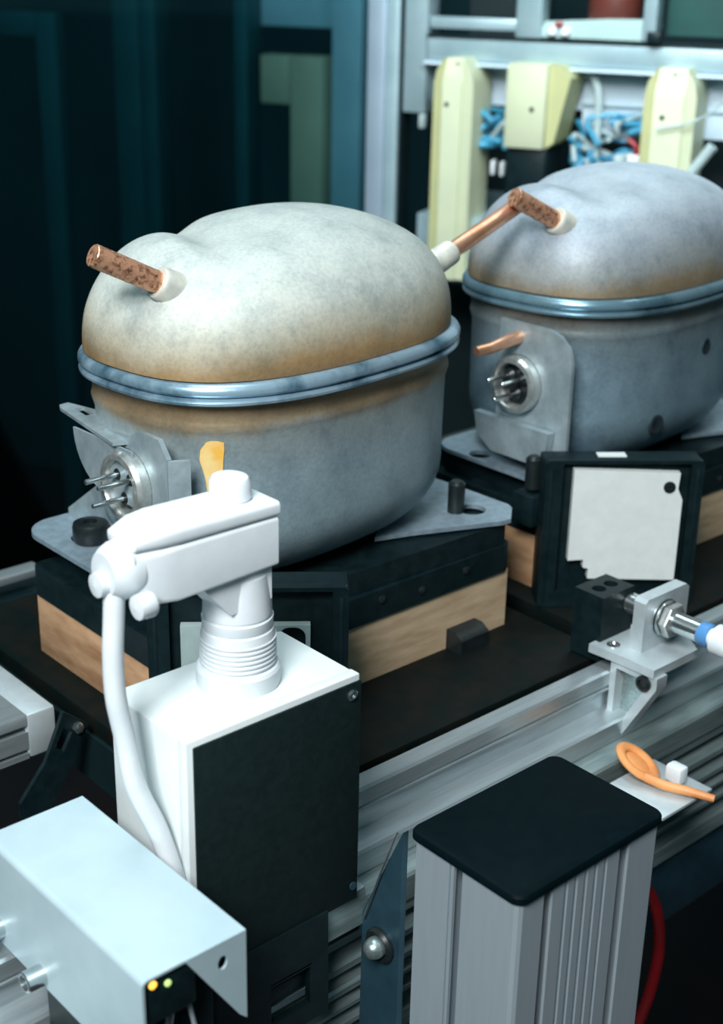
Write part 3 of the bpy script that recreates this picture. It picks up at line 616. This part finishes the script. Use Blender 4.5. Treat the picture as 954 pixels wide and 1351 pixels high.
# ================================================================== aluminium post with black cap
px0, px1, py0, py1, pz = -0.1300, -0.0205, -0.3500, -0.2752, 0.030
t = thing('aluminium_post', ((px0+px1)/2, (py0+py1)/2, -0.5), 'thick grooved aluminium post with flat black cap, bottom right', 'post')
def slot_edge(a, b, slots):
    """slots: (centre, half width, depth) along 0..1 from a to b; returns (pos, depth)"""
    out = []
    for c_, h, d in slots:
        if d > 0.01: out += [(c_-h, 0), (c_-h, 0.0018), (c_-h-0.035, 0.0018), (c_-h-0.035, d), (c_+h+0.035, d), (c_+h+0.035, 0.0018), (c_+h, 0.0018), (c_+h, 0)]
        else: out += [(c_-h, 0), (c_-h, d), (c_+h, d), (c_+h, 0)]
    return out
W_, D_ = px1-px0, py1-py0
e = 0.0018; poly = []
ix0, ix1, iy0, iy1 = px0+e, px1-e, py0+e, py1-e
# -Y face from left to right
poly += [(ix0+0.003, iy0), ]
for s_, d in slot_edge(0, 1, [(0.195, 0.030, 0.026), (0.318, 0.013, 0.0040), (0.385, 0.013, 0.0040), (0.455, 0.013, 0.0040), (0.525, 0.013, 0.0040), (0.595, 0.013, 0.0040), (0.730, 0.036, 0.026)]):
    poly.append((ix0+s_*(ix1-ix0), iy0+d))
poly += [(ix1-0.003, iy0), (ix1-0.001, iy0+0.001), (ix1, iy0+0.003), (ix1, iy1-0.003), (ix1-0.003, iy1), (ix0+0.003, iy1), (ix0, iy1-0.003)]
for s_, d in slot_edge(0, 1, [(0.375, 0.008, 0.0016), (0.450, 0.040, 0.026)]):
    poly.append((ix0+d, iy1-s_*(iy1-iy0)))
poly += [(ix0, iy0+0.003), (ix0+0.001, iy0+0.001)]
MB().prism(poly, -0.50, pz-0.0055, 'z').build('grooved_profile', 'alu_post', t, ang=20)
cp = MB(); rings = []
pl = lambda g, rr: rrect(px0+g, px1-g, py0+g, py1-g, rr, 6)
v = []; f = []; secs = [(0.0012, pz-0.0058), (0.0, pz-0.0048), (0.0, pz-0.0016), (0.0006, pz-0.0005), (0.0018, pz)]
for g, z in secs: v += [(x, y, z) for x, y in pl(g, 0.0060)]
n = len(pl(0, 0.006))
for i in range(len(secs)-1):
    for k in range(n): k2 = (k+1) % n; f.append((i*n+k, i*n+k2, (i+1)*n+k2, (i+1)*n+k))
f.append(tuple(reversed(range(n)))); f.append(tuple(range((len(secs)-1)*n, len(secs)*n)))
cp.add(v, f).build('black_cap', 'cap', t, ang=30)
t = thing('gusset_plate', (-0.134, -0.26, -0.2), 'dark blue-grey gusset plate with round bolt left of the aluminium post', 'plate')
MB().prism([(-0.2770, 0.0300), (-0.2490, -0.0330), (-0.2475, -0.200), (-0.2770, -0.200)], -0.1350, -0.1312, 'x').build('plate', 'gunmetal', t)
MB().lathe([(0.0098, -0.001), (0.0098, 0.002), (0.0085, 0.0035), (0.0065, 0.0030), (0.0060, 0.001), (0, 0.001)], (-0.1350, -0.2640, -0.0450), Matrix.Rotation(R(-90), 3, 'Y'), 28).build('black_washer', 'rubber', t)
MB().lathe([(0.0052, 0), (0.0060, 0.003), (0.0058, 0.006), (0.0045, 0.009), (0.0025, 0.0105), (0, 0.011)], (-0.1350, -0.2640, -0.0450), Matrix.Rotation(R(-90), 3, 'Y'), 28).build('round_bolt', 'alu_dark', t)
MB().tube([(-0.137, -0.2755, 0.030), (-0.137, -0.2640, 0.000), (-0.137, -0.2525, -0.034)], 0.0006, 8).build('edge_wire', 'chrome', t)
tag(MB().tube(smooth([(0.0930, -0.246, -0.104), (0.1000, -0.258, -0.122), (0.1141, -0.262, -0.1487), (0.1229, -0.262, -0.1839), (0.1193, -0.262, -0.2135), (0.1109, -0.262, -0.2344), (0.09, -0.262, -0.27)]), 0.0040, 12).build('red_cable', 'red', base=(0.09, -0.262, -0.27)), 'dark red cable hanging behind the right edge of the post', 'cable')

# ================================================================== background machine (frame of its own, turned to the conveyor)
MO = Vector((0.80, 0.43, 0)); MA = math.atan2(-0.9075, 0.42)
MR = Matrix.Rotation(MA, 4, 'Z'); MT = Matrix.Translation(MO) @ MR
def mthing(name, base, label, cat, group=None):
    o = bpy.data.objects.new(name, None); COL.objects.link(o); o.empty_display_size = 0.02
    o.location = MT @ Vector(base); o.rotation_euler = (0, 0, MA); o['_b'] = tuple(base)
    return tag(o, label, cat, group)
def mone(mb, name, mt, base, label=None, cat=None, group=None, kind=None, ang=35):
    o = mb.build(name, mt, None, base=base, ang=ang); o.location = MT @ Vector(base); o.rotation_euler = (0, 0, MA)
    return tag(o, label, cat, group, kind)
# corner post between glass and machine
t = mthing('corner_post', (-0.238, 0.0, -0.6), 'tall pale aluminium corner post between the dark glass and the machine', 'post')
MB().box(-0.266, -0.242, -0.012, 0.03, -0.6, 0.75, 0.002).build('pale_profile', 'post_pale', t)
MB().box(-0.2415, -0.226, -0.008, 0.03, -0.6, 0.75, 0.001).build('grey_profile', 'frame', t)
MB().box(-0.2255, -0.222, -0.002, 0.03, -0.6, 0.75).build('seal_strip', 'black', t)
MB().box(-0.2215, -0.192, 0.000, 0.04, 0.245, 0.75, 0.001).build('inner_profile', 'frame', t)
t = mthing('glass_partition', (-0.65, 0.01, -0.6), 'dark tinted glass partition filling the upper left', 'glass')
MB().box(-1.25, -0.267, 0.008, 0.013, -0.6, 0.75).build('pane', 'glass', t)
# things behind the glass
def rpost(s0, s1, off, mt, lab, z0=-0.9, z1=0.8, name='steel_post'):
    mone(MB().box(s0, s1, off, off+0.05, z0, z1, 0.002), name, mt, ((s0+s1)/2, off, z0), lab, 'post')
rpost(-0.905, -0.855, 0.40, 'teal_post', 'wide dark teal post behind the glass, left of centre')
rpost(-0.840, -0.812, 0.38, 'teal_post', 'narrow dark teal post behind the glass beside the wide teal one')
rpost(-0.677, -0.654, 0.40, 'teal_post', 'thin teal post behind the glass above the nearest compressor')
rpost(-0.576, -0.520, 0.40, 'olive_post', 'olive-cream post behind the glass near the corner post', z1=0.275)
rpost(-0.513, -0.462, 0.42, 'slate_post', 'slate-blue post behind the glass nearest the corner post')
mone(MB().box(-0.63, -0.577, 0.40, 0.44, 0.20, 0.275, 0.003), 'junction_box', 'olive_post', (-0.6, 0.4, 0.2), 'olive box at the top of the olive-cream post behind glass', 'box')
mone(MB().box(-0.66, -0.46, 0.46, 0.50, 0.315, 0.46, 0.003), 'reflection_panel', 'slate_post', (-0.56, 0.46, 0.315), 'slate-grey panel added as reflection glow behind the top of the glass beside the corner post', 'panel')  # stands behind the pane to imitate a reflection in the glass
t = mthing('far_frame', (-1.1, 0.4, -0.9), 'faint dark teal frame behind the glass at the far left', 'frame')
MB().box(-1.060, -1.020, 0.40, 0.43, -0.9, 0.325, 0.002).build('upright', 'teal_post', t)
MB().box(-1.30, -1.060, 0.40, 0.43, 0.285, 0.325, 0.002).build('crossbar', 'teal_post', t)
# machine frame
t = mthing('machine_frame', (0.05, 0.0, -0.1), 'pale blue-grey aluminium machine frame across the upper right background', 'frame')
MB().box(-0.190, 0.60, -0.004, 0.03, 0.309, 0.335, 0.002).build('crossbeam', 'frame', t)
MB().box(-0.190, 0.60, -0.0060, 0.01, 0.3365, 0.3395).build('dark_seal', 'black', t)
MB().box(-0.191, 0.60, -0.010, 0.0, 0.3045, 0.3080).build('cover_ledge', 'panel', t)
MB().box(-0.080, -0.048, 0.0, 0.03, 0.336, 0.70, 0.002).build('upright', 'frame', t)
MB().box(0.072, 0.088, 0.0, 0.03, 0.340, 0.70, 0.002).build('upright', 'frame', t)
MB().box(-0.190, -0.080, 0.004, 0.02, 0.3455, 0.3590, 0.001).build('inner_bar', 'frame', t)
MB().box(-0.190, -0.080, 0.15, 0.16, 0.33, 0.70).build('dark_back', 'dark', t)
MB().box(0.088, 0.60, 0.06, 0.07, 0.345, 0.70).build('green_back', 'green', t)
t = mthing('sloping_tray', (0.01, 0.02, 0.34), 'pale green sloping tray above the machine crossbeam', 'tray')
MB().prism([(-0.052, 0.3405), (-0.045, 0.358), (0.030, 0.363), (0.072, 0.364), (0.078, 0.3405)], 0.004, 0.010, 'y').build('tray_front', 'desk', t)
MB().box(-0.045, 0.07, 0.010, 0.12, 0.350, 0.356).build('tray_floor', 'desk', t)
mone(MB().lathe([(0.030, 0), (0.032, 0.004), (0.032, 0.06), (0.028, 0.066), (0, 0.066)], (0.022, 0.07, 0.356), None, 28), 'motor_can', 'brownred', (0.022, 0.07, 0.356), 'brown-red round can on the pale green tray at the top', 'can')
for s0, mtn, lab in ((-0.034, 'white', 'small white button left on the green tray front'), (-0.018, 'white', 'small white button right of its twin on the green tray front')):
    mone(MB().lathe([(0.0055, 0), (0.0055, 0.006), (0.004, 0.008), (0, 0.008)], (s0, 0.004, 0.3475), Matrix.Rotation(R(90), 3, 'X'), 16), 'button', mtn, (s0, 0.004, 0.3475), lab, 'button', 'buttons on the green tray')
mone(MB().box(-0.031, -0.022, -0.002, 0.0035, 0.353, 0.358, 0.001), 'red_lamp', 'red', (-0.027, 0, 0.353), 'tiny red lamp beside the white buttons on the tray', 'lamp')
mone(MB().box(0.082, 0.098, -0.02, -0.008, 0.340, 0.352, 0.002), 'latch', 'black', (0.09, -0.012, 0.34), 'small dark latch on the machine crossbeam', 'latch')
# panels between the cream posts
t = mthing('back_panel', (0.03, 0.05, 0.2), 'pale blue sheet panel with ribs behind the cream posts', 'panel')
MB().box(-0.190, 0.60, 0.040, 0.045, 0.256, 0.308).build('upper_sheet', 'panel', t)
MB().box(0.000, 0.60, 0.034, 0.0395, 0.232, 0.296, 0.001).build('lower_sheet', 'panel', t)
for zz in (0.262, 0.300): MB().box(0.0, 0.60, 0.030, 0.0338, zz, zz+0.003, 0.0006).build('rib', 'frame', t)
tag(mone(MB().box(-0.26, 0.75, 0.20, 0.21, -0.25, 0.32), 'machine_back_wall', 'dark', (0.2, 0.2, -0.25)), 'dark interior wall of the machine behind the hoses', 'panel')
mone(MB().box(-0.19, 0.75, -0.02, 0.199, 0.04, 0.125, 0.002), 'machine_table', 'frame', (0.25, 0.1, 0.04), 'pale grey-blue machine table low behind the far compressor', 'table')
# cream posts
def cream_post(s0, s1, lab, cham=1, side=0.012):
    t = mthing('cream_post', ((s0+s1)/2, -0.04, 0.05), lab, 'post', 'cream posts of the machine')
    y0, y1 = -0.045, 0.028
    prof = [(y0, 0.05), (y0, 0.285), (y0+0.008, 0.303), (y0+0.016, 0.3145), (y1, 0.3145), (y1, 0.05)]
    MB().prism(prof, s0, s1, 'x').build('post_body', 'cream', t)
    sd = [(s0-side, 0.05), (s0-side, 0.285), (s0-side*0.75, 0.300), (s0, 0.3145), (s0+0.0002, 0.3145), (s0+0.0002, 0.05)]
    MB().prism(sd, y0+0.003, y1, 'y').build('left_side', 'cream_side', t)
    sr = [(s1+0.013, 0.05), (s1+0.013, 0.285), (s1+0.010, 0.300), (s1, 0.3145), (s1-0.0002, 0.3145), (s1-0.0002, 0.05)]
    MB().prism(sr, y0+0.004, y1, 'y').build('right_side', 'cream', t)
    for zz, ds in ((0.307, 0.002), (0.262, -0.006)):
        MB().lathe([(0.0028, 0), (0.0028, 0.0012), (0, 0.0014)], ((s0+s1)/2+ds, y0+(0.012 if zz > 0.3 else 0), zz), Matrix.Rotation(R(90), 3, 'X'), 12).build('screw', 'rubber', t)
    return t
cream_post(-0.153, -0.128, 'cream painted post with chamfered top, left one, beside the corner post')
cream_post(0.103, 0.137, 'cream painted post with chamfered top, right one, near the photo edge')
t = mthing('cream_box', (-0.05, -0.03, 0.21), 'cream box hanging between the two cream posts above the far compressor', 'box')
MB().box(-0.073, -0.024, -0.045, 0.03, 0.2165, 0.3125, 0.002).build('box_body', 'cream', t)
MB().prism([(-0.0238, 0.2165), (-0.0238, 0.3125), (-0.010, 0.3100), (0.002, 0.298), (-0.014, 0.2240)], -0.035, 0.03, 'y').build('side_cover', 'cream_side', t)
MB().lathe([(0.0028, 0), (0.0028, 0.0012), (0, 0.0014)], (-0.040, -0.0450, 0.262), Matrix.Rotation(R(90), 3, 'X'), 12).build('screw', 'rubber', t)
MB().box(-0.070, -0.022, -0.038, 0.03, 0.15, 0.2160, 0.002).build('black_base', 'black', t)
def hose(pts, r, mt, name, lab, cat='hose', grp=None):
    return mone(MB().tube(smooth(pts, 6), r, 10), name, mt, pts[0], lab, cat, grp)
hose([(-0.005, 0.02, 0.302), (0.012, 0.015, 0.300), (0.022, 0.01, 0.288), (0.026, 0.01, 0.262), (0.026, 0.01, 0.20)], 0.005, 'greyhose', 'grey_hose', 'grey hose arching down right of the cream box')
hose([(-0.083, 0.02, 0.312), (-0.085, 0.01, 0.290), (-0.081, 0.01, 0.265), (-0.084, 0.01, 0.22)], 0.0055, 'brownred', 'brown_hose', 'brown-red hose left of the cream box')
hose([(-0.064, -0.02, 0.215), (-0.063, -0.018, 0.18), (-0.065, -0.02, 0.11)], 0.0035, 'navy', 'blue_cable', 'blue cable below the cream box', 'cable')
hose([(0.175, -0.05, 0.235), (0.155, -0.05, 0.205), (0.14, -0.05, 0.18)], 0.006, 'greyhose', 'grey_hose', 'grey hose slanting down at the right photo edge')
hose([(0.19, -0.05, 0.290), (0.155, -0.05, 0.262), (0.11, -0.052, 0.250)], 0.0012, 'greyhose', 'thin_wire', 'thin wire crossing the right cream post', 'wire')
# pneumatic hose bundles
def bundle(s0, s1, z0, z1, n, base_lab, grp, seed):
    rnd = random.Random(seed); sites = ['upper', 'lower', 'left', 'right', 'middle']
    for i in range(n):
        a = rnd.uniform(s0, s1); z = rnd.uniform(z0, z1); pts = [(a, rnd.uniform(-0.01, 0.03), z)]
        for k in range(3):
            a = min(s1, max(s0, a+rnd.uniform(-0.04, 0.04))); z = min(z1, max(z0, z+rnd.uniform(-0.03, 0.03)))
            pts.append((a, rnd.uniform(-0.01, 0.03), z))
        hose(pts, rnd.uniform(0.0028, 0.0045), 'cyan' if rnd.random() < 0.85 else 'greyhose', 'pneumatic_hose', base_lab, 'hose', grp)
bundle(-0.118, -0.082, 0.213, 0.252, 12, 'coiled blue pneumatic hose between left cream post and cream box', 'blue hoses left of the cream box', 3)
bundle(0.000, 0.085, 0.195, 0.255, 20, 'tangled blue pneumatic hose between cream box and right cream post', 'blue hoses right of the cream box', 5)
hose([(0.07, -0.015, 0.232), (0.082, -0.015, 0.222), (0.078, -0.015, 0.205)], 0.0035, 'red', 'red_hose', 'short red hose beside the right cream post')
mone(MB().box(0.078, 0.095, -0.015, 0.01, 0.222, 0.238, 0.002), 'valve_block', 'black', (0.086, 0, 0.222), 'small black valve block left of the right cream post', 'valve')
mone(MB().box(0.072, 0.086, -0.02, 0.0, 0.195, 0.215, 0.002), 'valve_block', 'white', (0.079, -0.01, 0.195), 'small white valve block left of the right cream post', 'valve')
for i, (s_, z_, w_, mt_, lab) in enumerate(((-0.196, 0.235, 0.008, 'greyhose', 'small grey connector left of the left cream post, wider one'), (-0.178, 0.236, 0.005, 'white', 'small white connector left of the left cream post, slim one'), (-0.10, 0.185, 0.005, 'white', 'slim white connector below blue hoses, left of its twin'), (-0.088, 0.184, 0.005, 'white', 'slim white connector below blue hoses, right of its twin'), (-0.165, 0.150, 0.010, 'desk', 'pale round-edged connector low beside the left cream post'))):
    mone(MB().box(s_-w_/2, s_+w_/2, 0.0, 0.012, z_-0.009, z_+0.009, 0.002), 'connector', mt_, (s_, 0.006, z_-0.009), lab, 'connector')

# ================================================================== room
tag(MB().box(-30, 30, -30, 30, -0.95, -0.90).build('floor', 'floor', base=(1, 1, -0.95)), kind='structure')
tag(mone(MB().box(-30, 30, 1.30, 1.36, -0.9, 8), 'wall_back', 'far_wall', (0, 1.3, -0.9)), kind='structure')
